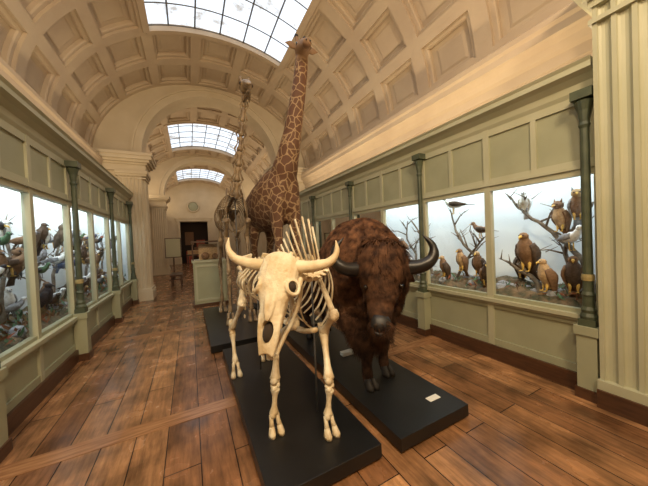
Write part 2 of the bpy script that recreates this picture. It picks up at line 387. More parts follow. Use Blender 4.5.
# ---------------------------------------------------------------- near pilasters
for sx,xw in ((-1,XL),(1,XR)):
    b=MB(); y0,y1=.22,.93
    pr=flute(y0,y1,6,.03,.17)
    b.prism([(xw-sx*d,y) for y,d in pr]+[(xw-sx*.001,y1),(xw-sx*.001,y0)],'z',.22,3.52)
    b.box(xw-sx*.22,xw-sx*.001,y0-.04,y1+.01,0,.16,1); b.box(xw-sx*.20,xw-sx*.001,y0-.03,y1+.01,.16,.24,0)
    for z0,z1,e in ((3.34,3.38,.02),(3.48,3.54,.02),(3.54,3.59,.05)): b.box(xw-sx*(.17+e),xw-sx*.001,y0-e,y1+e,z0,z1)
    for z0,z1,e in ((3.605,3.70,.10),(3.70,3.86,.08),(3.86,3.98,.14),(3.98,4.08,.22)): b.box(xw-sx*(.17+e),xw+sx*(DEP-.27),y0-e,y1+e,z0,z1)
    b.obj('fluted_pilaster',[M['green2'],M['brown']])

# ---------------------------------------------------------------- cabinets
def cabinet(sx,xw,zs,zt):
    par=empty('display_cabinet'); X=lambda o: xw+sx*o
    y0,y1=.95,9.08; ys=[.95+i for i in range(9)]; ys[-1]=y1-.12
    b=MB()
    b.box(X(-.05),X(.05),y0,y1,0,.17,1)
    b.box(X(0),X(.05),y0,y1,.17,zs); b.box(X(-.02),X(0),y0,y1,.17,.25); b.box(X(-.02),X(0),y0,y1,zs-.08,zs)
    b.box(X(-.07),X(.08),y0,y1,zs,zs+.04,2); b.box(X(-.045),X(.06),y0,y1,zs-.03,zs,2)
    b.box(X(-.015),X(.05),y0,y1,zs+.04,zs+.08); b.box(X(-.02),X(.05),y0,y1,zt,zt+.06,2); b.box(X(-.04),X(.05),y0,y1,zt+.06,zt+.09,2)
    b.box(X(0),X(.04),y0,y1,zt+.06,2.86); b.box(X(-.02),X(0),y0,y1,zt+.09,zt+.15,2); b.box(X(-.02),X(0),y0,y1,2.76,2.86,2)
    b.prism([(X(.1),2.84),(X(-.02),2.84),(X(-.04),2.88),(X(-.05),2.94),(X(-.10),2.99),(X(-.15),3.02),(X(-.15),3.07),(X(-.17),3.10),(X(.1),3.10)],'y',y0,y1,2)
    b.box(X(.1),X(DEP-.01),y0,y1,3.04,3.08,2)
    for i,y in enumerate(ys):
        b.box(X(-.025),X(.045),y-.035,y+.035,.172,2.845,2)
        if i<len(ys)-1:
            m=(y+ys[i+1])/2; b.box(X(-.02),X(.0),m-.025,m+.025,zt+.15,2.76,2)
    b.obj('woodwork',[M['green'],M['brown'],M['green2']],parent=par)
    b=MB(); b.box(X(.05),X(DEP-.01),y0,y1,zs-.02,zs+.02); b.box(X(.05),X(DEP-.01),y0,y1,2.80,2.84); b.box(X(DEP-.03),X(DEP-.005),y0,y1,zs,2.84)
    b.box(X(.05),X(DEP-.01),y0,y0+.02,zs,2.84); b.box(X(.05),X(DEP-.01),y1-.02,y1,zs,2.84)
    b.obj('interior',M['white'],parent=par)
    b=MB()
    for i in range(len(ys)-1):
        b.add([(X(.02),ys[i]+.03,zs+.07),(X(.02),ys[i+1]-.03,zs+.07),(X(.02),ys[i+1]-.03,zt+.01),(X(.02),ys[i]+.03,zt+.01)],[(0,1,2,3)])
    b.obj('glass',M['glass'],parent=par)
    for y in (1.02,2.95,4.95,6.95,8.9):
        c=MB(); cx=X(-.085)
        c.box(cx-.085,cx+.085,y-.085,y+.085,0,.10,1); c.box(cx-.07,cx+.07,y-.07,y+.07,.10,.60,2); c.box(cx-.085,cx+.085,y-.085,y+.085,.60,.68,2); c.box(cx-.06,cx+.06,y-.06,y+.06,.68,.74,0)
        c.lathe(cx,y,[(.06,.74),(.064,.77),(.05,.80),(.056,.83),(.042,.86),(.042,.95),(.05,.97),(.038,1.0),(.032,2.5),(.042,2.53),(.034,2.56),(.038,2.60),(.045,2.66),(.068,2.74),(.05,2.76)],14,0)
        c.lathe(cx,y,[(.044,1.10),(.048,1.13),(.044,1.16)],14,3)
        c.box(cx-.075,cx+.075,y-.075,y+.075,2.76,2.84,0)
        c.obj('cabinet_column',[M['dgreen'],M['brown'],M['green'],M['gilt']],parent=par)
    g=MB(); nx,ny=8,110; vs=[];fs=[]
    for j in range(ny+1):
        for i in range(nx+1):
            o=.07+(DEP-.12)*i/nx; y=y0+.03+(y1-y0-.06)*j/ny
            h=zs+.07+ (.12*i/nx)+.13*abs(noise.noise(V((o*3+sx*9,y*2.2,1))))+.05*noise.noise(V((o*12,y*11,sx*3)))
            if i in(0,nx) or j in(0,ny): h=max(zs+.02,h-.05)
            vs.append((X(o),y,h))
    for j in range(ny):
        for i in range(nx): fs.append((j*(nx+1)+i,j*(nx+1)+i+1,(j+1)*(nx+1)+i+1,(j+1)*(nx+1)+i))
    g.add(vs,fs,0)
    for k in range(1500):
        o=random.uniform(.09,DEP-.1); y=random.uniform(y0+.1,y1-.1); z=zs+.08+.1*random.random()
        d=V((random.uniform(-1,1),random.uniform(-1,1),random.uniform(.1,1.6))).normalized()*random.uniform(.05,.14); s=d.orthogonal().normalized()*.015
        p=V((X(o),y,z)); g.add([p,p+d*.5+s,p+d,p+d*.5-s],[(0,1,2,3)],1 if random.random()<.65 else 2)
    for k in range(60):
        g.ell((X(random.uniform(.15,DEP-.2)),random.uniform(y0+.2,y1-.2),zs+.13),(random.uniform(.04,.09),random.uniform(.05,.14),random.uniform(.04,.09)),3,8)
    g.obj('groundwork',[M['moss'],M['leaf'],PAL[7],PAL[5]],parent=par)
    L=bpy.data.lights.new('cabinet_striplight','AREA'); L.shape='RECTANGLE'; L.size=.12; L.size_y=7.8; L.energy=105; L.color=(.88,.95,1)
    lo=bpy.data.objects.new('cabinet_striplight',L); col.objects.link(lo); lo.location=(X(.16),5,2.78); lo.rotation_euler=(0,sx*D2(-22),0)
    return par
cabinet(-1,XL,.60,2.22); cabinet(1,XR,.72,2.09)

# ---------------------------------------------------------------- birds
def bird(b,kind,pos,head,s,cb,cw,ch,ck=6):
    M4=Matrix.Translation(V(pos))@Matrix.Rotation(head,4,'Z')@Matrix.Scale(s,4)
    t=MB()
    if kind in('owl','eagle','parrot'):
        t.stube([(-.10,0,.08),(-.06,0,.28),(0,0,.5),(.04,0,.70),(.06,0,.86)],[(.06,.05),(.17,.15),(.22,.19),(.17,.15),(.09,.09)],10,cb,ref=(1,0,0),sub=3)
        hr=.17 if kind=='owl' else .115
        t.ell((.08,0,.90),(hr,hr*1.02,hr*.95),ch,10)
        t.tube([(.08+hr*.8,0,.90),(.08+hr*1.35,0,.88),(.08+hr*1.5,0,.82)],[.04,.028,.004],6,ck)
        if kind=='owl':
            for q in(-1,1): t.tube([(.08,q*.10,1.0),(.06,q*.13,1.14)],[.04,.005],5,cw)
        if kind=='parrot': t.tube([(.06,0,1.0),(-.06,0,1.12),(-.14,0,1.2)],[.03,.03,.004],5,cb)
        for q in(-1,1):
            t.stube([(.04,q*.17,.70),(-.06,q*.22,.45),(-.16,q*.12,.12),(-.24,q*.05,-.10)],[(.10,.04),(.16,.05),(.10,.03),(.02,.01)],8,cw,ref=(0,1,0),sub=3)
            t.tube([(.0,q*.08,.25),(.03,q*.08,.0)],[.05,.018],6,ck); 
            for a in (-.4,0,.4): t.tube([(.03,q*.08,.01),(.11,q*.08+a*.09,0)],[.015,.008],4,ck)
            t.ell((.08+hr*.8,q*hr*.45,.93),hr*.15,1,6)
        t.tube([(-.10,0,.2),(-.22,0,-.05),(-.30,0,-.28)],[(.09,.04),(.11,.02),(.13,.01)],6,cw,ref=(1,0,.4))
    else:
        t.stube([(-.36,0,.36),(-.18,0,.38),(.06,0,.42),(.24,0,.52),(.32,0,.66)],[.04,.13,.17,.11,.07],10,cb,ref=(0,0,1),sub=3)
        t.ell((.36,0,.70),(.105,.09,.09),ch,10)
        t.tube([(.44,0,.70),(.56,0,.67)],[.035,.008],6,ck)
        for q in(-1,1):
            t.stube([(.16,q*.12,.46),(-.08,q*.16,.42),(-.34,q*.08,.38),(-.5,q*.02,.36)],[(.09,.03),(.11,.035),(.06,.02),(.01,.01)],8,cw,ref=(0,1,0),sub=3)
            t.tube([(.02,q*.06,.28),(.04,q*.06,.0)],[.022,.014],5,ck); t.tube([(0,q*.06,.008),(.12,q*.06,.008)],[.012,.008],4,ck)
            t.ell((.40,q*.075,.72),.018,1,6)
        t.tube([(-.3,0,.37),(-.55,0,.34),(-.78,0,.30)],[(.05,.02),(.07,.012),(.06,.008)],6,cw,ref=(0,0,1))
    o=len(b.v); b.v+=[tuple(M4@V(p)) for p in t.v]
    for f,m in zip(t.f,t.m): b.f.append([i+o for i in f]); b.m.append(m)
def onebird(name,*a):
    b=MB(); bird(b,*a); b.obj(name,PAL,True)
def branch(b,pts,r0,r1,tw=3,depth=0):
    p,_=spline(pts,.01,4); n=len(p); p=[q+V((random.uniform(-1,1),random.uniform(-1,1),random.uniform(-1,1)))*r0*.4 for q in p]
    b.tube(p,[lerp(r0,r1,i/(n-1)) for i in range(n)],6)
    for k in range(tw):
        i=random.randrange(n//3,n-1); d=V((random.uniform(-.2,.2),random.uniform(-1,1),random.uniform(0,1))).normalized()*random.uniform(.15,.35)
        q=p[i]; b.tube([q,q+d*.5+V((0,0,.03)),q+d],[r1*1.2,r1*.9,.003],5)
        for z in range(2):
            e=q+d*random.uniform(.4,.9); b.tube([e,e+V((random.uniform(-.08,.08),random.uniform(-.15,.15),random.uniform(.02,.15)))],[r1*.6,.002],4)
w=math.pi
b=MB()
branch(b,[(3.62,1.08,.85),(3.68,1.2,1.25),(3.70,1.45,1.55),(3.72,1.7,1.78),(3.7,1.85,1.95)],.035,.012,6)
branch(b,[(3.7,1.2,.85),(3.75,1.35,1.3),(3.72,1.25,1.62),(3.7,1.1,1.85)],.03,.01,5)
branch(b,[(3.55,1.5,.85),(3.6,1.6,1.0),(3.6,1.75,1.1)],.035,.02,2)
b.obj('dead_branch',M['bark'],True)
onebird('stuffed_eagle','eagle',(3.58,1.66,1.10),w*.95,.46,2,3,2)
onebird('stuffed_cockatoo','parrot',(3.70,1.72,1.80),w*1.05,.27,0,0,0,5)
onebird('stuffed_owl','owl',(3.66,1.36,1.56),w*.9,.32,4,2,2)
onebird('stuffed_owl','owl',(3.62,1.20,1.68),w*1.1,.30,2,5,4)
onebird('stuffed_gull','duck',(3.50,1.22,1.36),w*1.3,.33,0,5,0)
onebird('stuffed_buzzard','eagle',(3.52,1.45,.90),w*.8,.36,4,2,4)
onebird('stuffed_buzzard','eagle',(3.55,1.22,.92),w*1.1,.38,3,2,2)
onebird('stuffed_hawk','eagle',(3.78,1.80,.98),w*1.2,.36,2,3,4)
b=MB()
branch(b,[(3.7,2.2,.85),(3.72,2.35,1.2),(3.7,2.6,1.5),(3.72,2.75,1.9)],.03,.01,7)
branch(b,[(3.7,2.7,.85),(3.72,2.5,1.2),(3.7,2.25,1.5)],.025,.012,5)
b.obj('dead_branch',M['bark'],True)
onebird('stuffed_duck','duck',(3.62,2.62,1.88),w*.6,.36,0,3,1)
onebird('stuffed_duck','duck',(3.62,2.22,1.50),w*.5,.30,2,3,2)
onebird('stuffed_hawk','eagle',(3.6,2.26,.98),w*1.0,.34,2,3,4)
onebird('stuffed_hawk','eagle',(3.6,2.52,1.02),w*.9,.33,4,2,2)
onebird('stuffed_buzzard','eagle',(3.5,2.10,.88),w*1.2,.3,3,2,3)
onebird('stuffed_kite','eagle',(3.55,2.78,.9),w*.8,.34,2,3,4)
def mass(sx,xw,ya,yb,n,name,zs):
    b=MB(); br=MB()
    y=ya
    while y<yb-.4:
        x=xw+sx*random.uniform(.35,.5); branch(br,[(x,y,zs+.13),(x+.03,y+random.uniform(-.1,.2),1.2),(x,y+random.uniform(0,.5),1.5),(x,y+random.uniform(.1,.6),1.85)],.028,.01,7); y+=random.uniform(.4,.6)
    for k in range(n):
        yy=lerp(ya,yb,(k+random.random()*.8)/n); r=random.random(); z=(zs+.17 if r<.38 else (1.26 if r<.7 else 1.60))+random.uniform(-.06,.12)
        kind=random.choice(['owl','eagle','duck','song','song','parrot']); cs=random.choice([(2,3,2),(0,5,0),(1,1,1),(4,2,4),(5,5,0),(0,1,1),(2,3,4),(7,1,7),(9,9,0),(3,3,3),(2,2,5),(1,3,8),(3,1,3),(2,3,2)])
        bird(b,kind,(xw+sx*random.uniform(.2,.45),yy,z),(w if sx>0 else 0)+random.uniform(-.9,.9),random.uniform(.24,.36),*cs,random.choice((6,5,1)))
    o=len(b.v); b.v+=br.v
    for q in br.f: b.f.append([i+o for i in q]); b.m.append(10)
    b.obj(name,PAL+[M['bark']],True)
mass(1,XR,3.15,8.8,54,'stuffed_bird_group',.72); mass(-1,XL,1.2,8.8,100,'stuffed_bird_group',.60)

# ---------------------------------------------------------------- plinths
def plinth(x0,x1,y0,y1,label=None,z=.12):
    b=MB(); b.box(x0,x1,y0,y1,.02,z); b.box(x0+.03,x1-.03,y0+.03,y1-.03,0,.02)
    if label: lx,ly=label; b.box(lx,lx+.13,ly,ly+.06,z,z+.006,1)
    o=b.obj('display_plinth',[M['black'],M['label']])
    bv=o.modifiers.new('b','BEVEL'); bv.width=.004; bv.segments=2
plinth(.335,1.145,1.46,3.85); plinth(1.29,2.06,1.42,3.98,(1.81,1.60)); plinth(.2,1.1,4.05,6.5); plinth(1.2,2.1,4.05,6.5)
b=MB(); b.box(1.62,1.78,2.75,2.83,.12,.16); b.obj('label_block',M['label'])

# ---------------------------------------------------------------- bison
bz=MB()
bz.stube([(1.72,3.82,1.02),(1.72,3.72,1.06),(1.71,3.45,1.05),(1.70,3.1,1.05),(1.69,2.75,1.13),(1.68,2.5,1.19),(1.67,2.28,1.21),(1.65,2.10,1.19),(1.61,1.98,1.18)],
  [(.10,.14),(.22,.27),(.28,.34),(.31,.38),(.36,.50),(.395,.58),(.395,.57),(.35,.48),(.24,.32)],20,0,ref=(0,0,1),sub=4)
Fh=V((-.53,-.85,0)).normalized(); Lh=V((.87,-.49,0)).normalized()
HP=V((1.56,1.88,1.37)); MZ=V((1.36,1.70,.91))
def hp(t,n=0,l=0): return HP+(MZ-HP)*t+Fh*n+Lh*l
bz.stube([V((1.63,2.05,1.3)),hp(-.12,.0),hp(.12,.03),hp(.35,.03),hp(.62,.02),hp(.85,.02),hp(1.0,.02),hp(1.08,0)],
  [(.2,.2),(.20,.17),(.205,.18),(.18,.155),(.135,.13),(.11,.11),(.098,.095),(.06,.055)],16,0,ref=tuple(Fh),sub=4)
bz.ell(hp(-.04,.05),(.20,.17,.14),0,12)
bz.stube([hp(.6,-.12),hp(.85,-.10)+V((0,0,-.06)),hp(.95,-.10)+V((0,0,-.16)),hp(1,-.1)+V((0,0,-.26))],[.12,.10,.06,.015],10,0)
bz.stube([(1.63,2.1,1.0),(1.63,2.08,.80),(1.63,2.15,.62)],[.22,.16,.05],10,0)
for sx_,y0_,x0_ in ((-1,2.07,1.50),(1,2.18,1.80)):
    xs=1.66+sx_*.17
    bz.stube([(xs,2.4,1.1),(xs+sx_*.02,2.32,.85),(lerp(xs,x0_,.7),y0_+.12,.66),(x0_,y0_+.03,.48),(x0_,y0_+.03,.34),(x0_,y0_+.02,.22),(x0_,y0_-.01,.18)],[(.19,.2),(.15,.16),(.10,.11),(.066,.07),(.05,.055),(.055,.058),(.05,.05)],12,0,ref=(0,1,0))
    xr=1.71+sx_*.17; yr=3.52+(.12 if sx_>0 else -.02)
    bz.stube([(xr-sx_*.02,3.5,1.02),(xr,yr-.1,.78),(xr+sx_*.01,yr+.02,.62),(xr,yr+.17,.52),(xr,yr+.12,.36),(xr,yr+.09,.22),(xr,yr+.06,.18)],[(.17,.22),(.14,.18),(.09,.11),(.058,.07),(.043,.048),(.05,.05),(.05,.05)],12,0,ref=(0,1,0))
bz.stube([(1.72,3.84,1.15),(1.72,3.93,1.0),(1.72,3.92,.75)],[.04,.03,.02],8,0)
bison=empty('bison')
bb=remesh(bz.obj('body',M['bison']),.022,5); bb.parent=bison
def hooves(h,x,y,s,mi=0,dx=.03):
    for q in(-1,1): h.tube([(x+q*dx,y+.01,.121+.085*s),(x+q*dx*1.05,y-.005,.121+.05*s),(x+q*dx*1.1,y-.022*s,.121+.018*s),(x+q*dx*1.1,y-.022*s,.121)],[(.026*s,.036*s),(.03*s,.044*s),(.034*s,.056*s),(.034*s,.056*s)],10,mi,ref=(0,1,0))
h=MB()
for x,y in ((1.50,2.05),(1.80,2.16),(1.54,3.56),(1.88,3.70)): hooves(h,x,y,1.05)
h.obj('hooves',M['hoof'],True,bison)
h=MB()
for q in(-1,1):
    h.stube([hp(.08,.04,q*.12),hp(.12,.08,q*.24)+V((0,0,-.005)),hp(.10,.12,q*.35)+V((0,0,.01)),hp(.02,.14,q*.42)+V((0,0,.04)),hp(0,.13,q*.42)+V((0,0,.13)),hp(0,.11,q*.34)+V((0,0,.225))],[.072,.066,.057,.046,.030,.004],14,0)
h.obj('horns',M['horn'],True,bison)
h=MB()
h.stube([hp(.86,.095,0),hp(.96,.105,0),hp(1.05,.095,0),hp(1.13,.05,0)],[(.05,.02),(.078,.036),(.078,.042),(.05,.03)],12,0,ref=tuple(Fh))
h.stube([hp(1.14,.075,-.05),hp(1.17,.088,0),hp(1.14,.075,.05)],[.014,.018,.014],8,0)
for q in(-1,1): h.ell(hp(1.0,.139,q*.045),(.016,.012,.014),1,8); h.ell(hp(.42,.145,q*.145),.021,2,10)
h.obj('nose_and_eyes',[M['nose'],M['dark'],M['eye']],True,bison)
h=MB()
for q in(-1,1): h.stube([hp(.28,-.03,q*.15),hp(.33,-.04,q*.24),hp(.41,-.02,q*.30)],[(.03,.05),(.025,.055),(.004,.01)],8,0,ref=(0,0,1))
h.obj('ears',M['bison'],True,bison)
def fur(src,count,fn,name,m,parent,width=.0034):
    me=src.data; me.calc_loop_triangles()
    nv=len(me.vertices); co=np.empty(nv*3); me.vertices.foreach_get('co',co); co=co.reshape(-1,3)
    nt=len(me.loop_triangles); tr=np.empty(nt*3,dtype=np.int32); me.loop_triangles.foreach_get('vertices',tr); tr=tr.reshape(-1,3)
    a,b_,c=co[tr[:,0]],co[tr[:,1]],co[tr[:,2]]; nr=np.cross(b_-a,c-a); ar=np.linalg.norm(nr,axis=1); nr/=np.maximum(ar,1e-12)[:,None]
    cy=(a[:,1]+b_[:,1]+c[:,1])/3; wt=ar*np.where(cy<2.6,2.2,.7)
    rng=np.random.default_rng(3); idx=rng.choice(nt,count,p=wt/wt.sum()); u=rng.random(count); v=rng.random(count); k=u+v>1; u[k]=1-u[k]; v[k]=1-v[k]
    P=a[idx]+(b_-a)[idx]*u[:,None]+(c-a)[idx]*v[:,None]; N=nr[idx]; vs=[];fs=[]
    for i in range(count):
        p=V(P[i]); n=V(N[i]); r=fn(p,n)
        if r is None: continue
        ln,d,lift=r
        ln*=random.uniform(.6,1.25)
        cl=noise.noise_vector(p*13)*1.5+V((random.uniform(-.25,.25),random.uniform(-.25,.25),random.uniform(-.25,.25)))
        t=d+cl; t=t-n*t.dot(n)
        if t.length<1e-3: continue
        t.normalize(); s=n.cross(t)*width
        m1=p+(t*.5+n*lift)*ln*.6; e=p+(t+n*lift*.7)*ln+V((0,0,-ln*.2))
        o=len(vs); vs+= [p-s,p+s,m1+s*.8,m1-s*.8,e]; fs+=[(o,o+1,o+2,o+3),(o+3,o+2,o+4)]
    me2=bpy.data.meshes.new(name); me2.from_pydata([tuple(x) for x in vs],[],fs); me2.materials.append(m)
    o=bpy.data.objects.new(name,me2); col.objects.link(o); o.parent=parent; return o
def bf(p,n):
    d=V((0,.5,-.8)); 
    head=(p-hp(.4)).length
    if p.z<.5: return (.02,d,.2)
    ln=.045
    if p.y<2.6: ln=.068
    if head<.36:
        t=(p-HP).dot(MZ-HP)/(MZ-HP).length_squared
        if t>.70 and p.z>.84: return (.018,V((0,0,-1)),.12)
        ln=.085 if t<.28 else .048; d=V((-.2,-.2,-1))
        if t<.28: return (ln,d,.7)
    if p.z<.95 and p.y<2.3: ln=.11; d=V((0,.1,-1))
    return (ln,d,.55)
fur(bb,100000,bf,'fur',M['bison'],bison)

# ---------------------------------------------------------------- giraffe
gz=MB()
gz.stube([(1.36,6.02,2.15),(1.36,5.92,2.2),(1.40,5.6,2.24),(1.47,5.2,2.32),(1.55,4.85,2.42),(1.61,4.6,2.46),(1.64,4.42,2.44)],
 [(.10,.16),(.27,.37),(.36,.46),(.39,.52),(.38,.56),(.31,.51),(.15,.30)],18,0,ref=(0,0,1))
gz.stube([(1.57,4.85,2.5),(1.62,4.62,2.85),(1.68,4.48,3.2),(1.75,4.40,3.6),(1.82,4.33,4.05),(1.88,4.28,4.45),(1.91,4.25,4.78)],
 [(.28,.42),(.235,.31),(.19,.235),(.155,.185),(.135,.15),(.12,.13),(.11,.115)],16,0,ref=(0,-1,0))
gz.stube([(1.93,4.36,4.86),(1.91,4.22,4.89),(1.88,4.09,4.87),(1.85,3.94,4.80),(1.82,3.82,4.74),(1.81,3.76,4.72)],[(.08,.08),(.13,.135),(.13,.12),(.09,.085),(.082,.072),(.05,.045)],14,0,ref=(0,0,1))
for q in(-1,1):
    x=1.60+q*.17
    gz.stube([(x-q*.03,4.62,2.35),(x,4.6,1.95),(x,4.56,1.6),(x,4.5,1.12),(x,4.5,1.0),(x,4.52,.6),(x,4.52,.32),(x,4.48,.2)],[(.15,.24),(.12,.16),(.08,.10),(.068,.075),(.06,.06),(.042,.045),(.052,.055),(.06,.065)],12,0,ref=(0,1,0))
    x=1.42+q*.18
    gz.stube([(x-q*.03,5.75,2.25),(x,5.65,1.85),(x,5.72,1.5),(x,5.9,1.15),(x,5.9,1.0),(x,5.87,.6),(x,5.86,.32),(x,5.82,.2)],[(.16,.26),(.13,.20),(.08,.11),(.062,.08),(.05,.06),(.042,.045),(.052,.055),(.06,.065)],12,0,ref=(0,1,0))
    gz.stube([(1.91+q*.05,4.24,4.95),(1.915+q*.065,4.27,5.07),(1.92+q*.075,4.29,5.16),(1.92+q*.077,4.29,5.185)],[.04,.03,.038,.018],8,0)
gir=empty('giraffe')
remesh(gz.obj('body',M['giraffe']),.022,3).parent=gir
h=MB()
for q in(-1,1):
    h.stube([(1.91+q*.10,4.25,4.93),(1.92+q*.19,4.25,4.97),(1.92+q*.31,4.24,4.97)],[(.025,.03),(.025,.07),(.004,.008)],8,0,ref=(0,0,1))
    h.ell((1.885+q*.118,4.09,4.89),.027,1,10); h.ell((1.815+q*.035,3.755,4.735),.013,1,6)
    h.ell((1.92+q*.077,4.29,5.18),.038,2,8)
    for y,xc in((4.47,1.60+q*.17),(5.81,1.42+q*.18)): hooves(h,xc,y,1.35,2,.034)
h.obj('ears_eyes_hooves',[M['giraffe'],M['eye'],M['hoof']],True,gir)
h=MB()
h.stube([(1.93,4.38,4.9),(1.90,4.42,4.5),(1.84,4.50,4.05),(1.77,4.61,3.6),(1.70,4.75,3.2),(1.63,4.93,2.95)],[(.012,.035)]*6,6,0,ref=(0,1,0))
h.stube([(1.36,6.05,2.3),(1.36,6.14,2.0),(1.36,6.13,1.5)],[.035,.02,.015],6,0); h.stube([(1.36,6.13,1.55),(1.36,6.13,1.3),(1.36,6.13,1.05)],[.015,.045,.005],6,0)
h.obj('mane_and_tail',M['mane'],True,gir)

# ---------------------------------------------------------------- skeleton tools
def bone(b,p0,p1,r,re=None,mi=0):
    p0,p1=V(p0),V(p1); re=re or r*1.7
    ts=(0,.06,.14,.28,.5,.72,.86,.94,1); rs=(re*.6,re,re*.85,r*1.05,r*.9,r*1.05,re*.85,re,re*.6)
    b.tube([p0.lerp(p1,t) for t in ts],list(rs),8,mi)
    s=(p1-p0).normalized().orthogonal().normalized()*re*.45
    for p in(p0,p1):
        b.ell(p+s,re*.72,mi,8); b.ell(p-s,re*.72,mi,8)
def vert(b,p,t,r,ph,tw,slant=.3,L=V((1,0,0)),mi=0):
    t=t.normalized(); up=(V((0,0,1))-t*t.z)
    up=up.normalized() if up.length>.3 else V((0,1,0)); 
    b.tube([p-t*r*.9,p-t*r*.7,p,p+t*r*.7,p+t*r*.9],[r*.8,r*.9,r*.65,r*.9,r*.8],8,mi)
    if ph>0:
        e=p+up*ph+t*ph*slant
        b.tube([p+up*r*.5,p.lerp(e,.5)+up*r*.2,e,e+up*r*.1],[(r*.22,r*.5),(r*.15,r*.38),(r*.22,r*.45),(r*.08,r*.2)],6,mi,ref=tuple(t))
    if tw>0:
        for q in(-1,1): b.tube([p+L*q*r*.5,p+L*q*tw*.6+up*r*.2,p+L*q*tw],[(r*.35,r*.6),(r*.2,r*.4),(r*.2,r*.35)],6,mi,ref=tuple(t))
def rib(b,p,L,wd,dp,back,r,mi=0,close=.25):
    for q in(-1,1):
        P=[p+L*q*.02,p+L*q*wd*.6+V((0,0,.01)),p+L*q*wd+V((0,0,-dp*.28))+back*.3,p+L*q*wd*.98+V((0,0,-dp*.58))+back*.7,p+L*q*wd*.7+V((0,0,-dp*.85))+back*.9,p+L*q*wd*close+V((0,0,-dp))+back]
        b.stube(P,[(r*.7,r*.7),(r*.55,r*.7),(r*.45,r*.85),(r*.45,r*.95),(r*.45,r*.85),(r*.45,r*.7)],6,mi,ref=tuple(back if back.length>.01 else V((0,1,0))),sub=4)
def along(pts,n):
    p,_=spline(pts,.1,16); d=[0]
    for i in range(1,len(p)): d.append(d[-1]+(p[i]-p[i-1]).length)
    out=[]
    for k in range(n):
        s=d[-1]*k/(n-1); i=max(j for j in range(len(d)) if d[j]<=s+1e-9); i=min(i,len(p)-2)
        t=(s-d[i])/max(1e-9,d[i+1]-d[i]); out.append((p[i].lerp(p[i+1],t),(p[i+1]-p[i]).normalized()))
    return out

# ---------------------------------------------------------------- bison skeleton
bs=empty('bison_skeleton'); b=MB()
Lb=V((.98,.2,0)).normalized()
sp=along([(.92,1.86,1.34),(.91,2.1,1.38),(.83,2.45,1.37),(.70,2.85,1.34),(.62,3.1,1.32)],17)
for i,(p,t) in enumerate(sp):
    k=i/16; ph=.32*math.exp(-((k-.14)/.28)**2)+.08
    vert(b,p,t,.036,ph,.10 if k>.65 else .05,.55,Lb)
for i in range(12):
    p,t=sp[i+1]; k=i/11
    rib(b,p,Lb,.12+.15*math.sin(.35+k*1.9),.52-.12*k-.22*max(0,k-.5),t*(.05+.20*k),.015)
b.stube([(.82,1.80,.90),(.80,2.0,.84),(.76,2.3,.84),(.72,2.5,.90)],[(.03,.02),(.035,.02),(.035,.02),(.02,.01)],8,0,ref=(0,0,1))
for i,(p,t) in enumerate(along([(.92,1.86,1.34),(.83,1.80,1.31),(.72,1.78,1.33),(.60,1.77,1.42)],7)): vert(b,p,t,.042,.10,.08,.1,V((.4,-.9,0)))
def tri_plate(b,pts,th,mi=0):
    pts=[V(p) for p in pts]; n=(pts[1]-pts[0]).cross(pts[2]-pts[0]).normalized()*th; k=len(pts)
    b.add([p+n for p in pts]+[p-n for p in pts],[tuple(range(k)),tuple(range(k,2*k))]+[(i,(i+1)%k,(i+1)%k+k,i+k) for i in range(k)],mi)
def hoof(b,x,y,z0,s,mi=0):
    for q in(-1,1):
        b.tube([(x+q*.022*s,y+.01,z0+.13*s),(x+q*.026*s,y-.002*s,z0+.09*s),(x+q*.03*s,y-.02*s,z0+.055*s)],[.019*s,.016*s,.021*s],8,mi)
        b.tube([(x+q*.03*s,y-.02*s,z0+.058*s),(x+q*.033*s,y-.03*s,z0+.03*s),(x+q*.035*s,y-.04*s,z0+.012),(x+q*.035*s,y-.04*s,z0+.001)],[(.02*s,.024*s),(.025*s,.034*s),(.028*s,.045*s),(.028*s,.045*s)],8,mi,ref=(0,1,0))
for (hx,hy,sh,el) in ((.52,1.97,(.69,1.90,.95),(.61,2.10,.80)),(.875,1.74,(1.0,1.82,.98),(.98,1.98,.80))):
    top=V((sh[0]+(.05 if hx<.6 else -.03),2.22,1.48)); s_=V(sh)
    tri_plate(b,[s_+V((0,-.02,0)),top+V((0,-.10,-.03)),top+V((0,.06,-.02)),s_+V((0,.04,.02))],.006)
    b.tube([s_,top+V((0,-.04,0))],[.03,.01],6); b.ell(s_,.045)
    bone(b,sh,el,.030,.050); kn=V((lerp(hx,el[0],.25),hy+.02,.50)); bone(b,el,kn,.027,.044)
    b.tube([V(el)+V((0,.07,.06)),V(el)+V((0,.03,-.08)),V(el).lerp(kn,.6)+V((0,.025,0))],[.022,.018,.008],6)
    for q in(-1,1): b.ell(kn+V((q*.018,0,-.035)),(.022,.026,.02))
    fe=V((hx,hy+.015,.245)); bone(b,kn+V((0,0,-.055)),fe,.022,.038); hoof(b,hx,hy,.12,1)
for (hx,hy,hip) in ((.39,3.02,(.52,3.10,1.22)),(.77,3.24,(.76,3.14,1.24))):
    st=V((lerp(hx,hip[0],.6),hip[1]-.20,.92)); hk=V((hx,hy+.16,.60)); fe=V((hx,hy+.03,.25))
    bone(b,hip,st,.030,.052); bone(b,st,hk,.025,.042); b.ell(st+V((0,-.04,.0)),.022)
    b.tube([hk+V((0,.07,.08)),hk,hk+V((0,-.01,-.05))],[.022,.034,.03],8); bone(b,hk+V((0,-.02,-.05)),fe,.021,.036); hoof(b,hx,hy,.12,1)
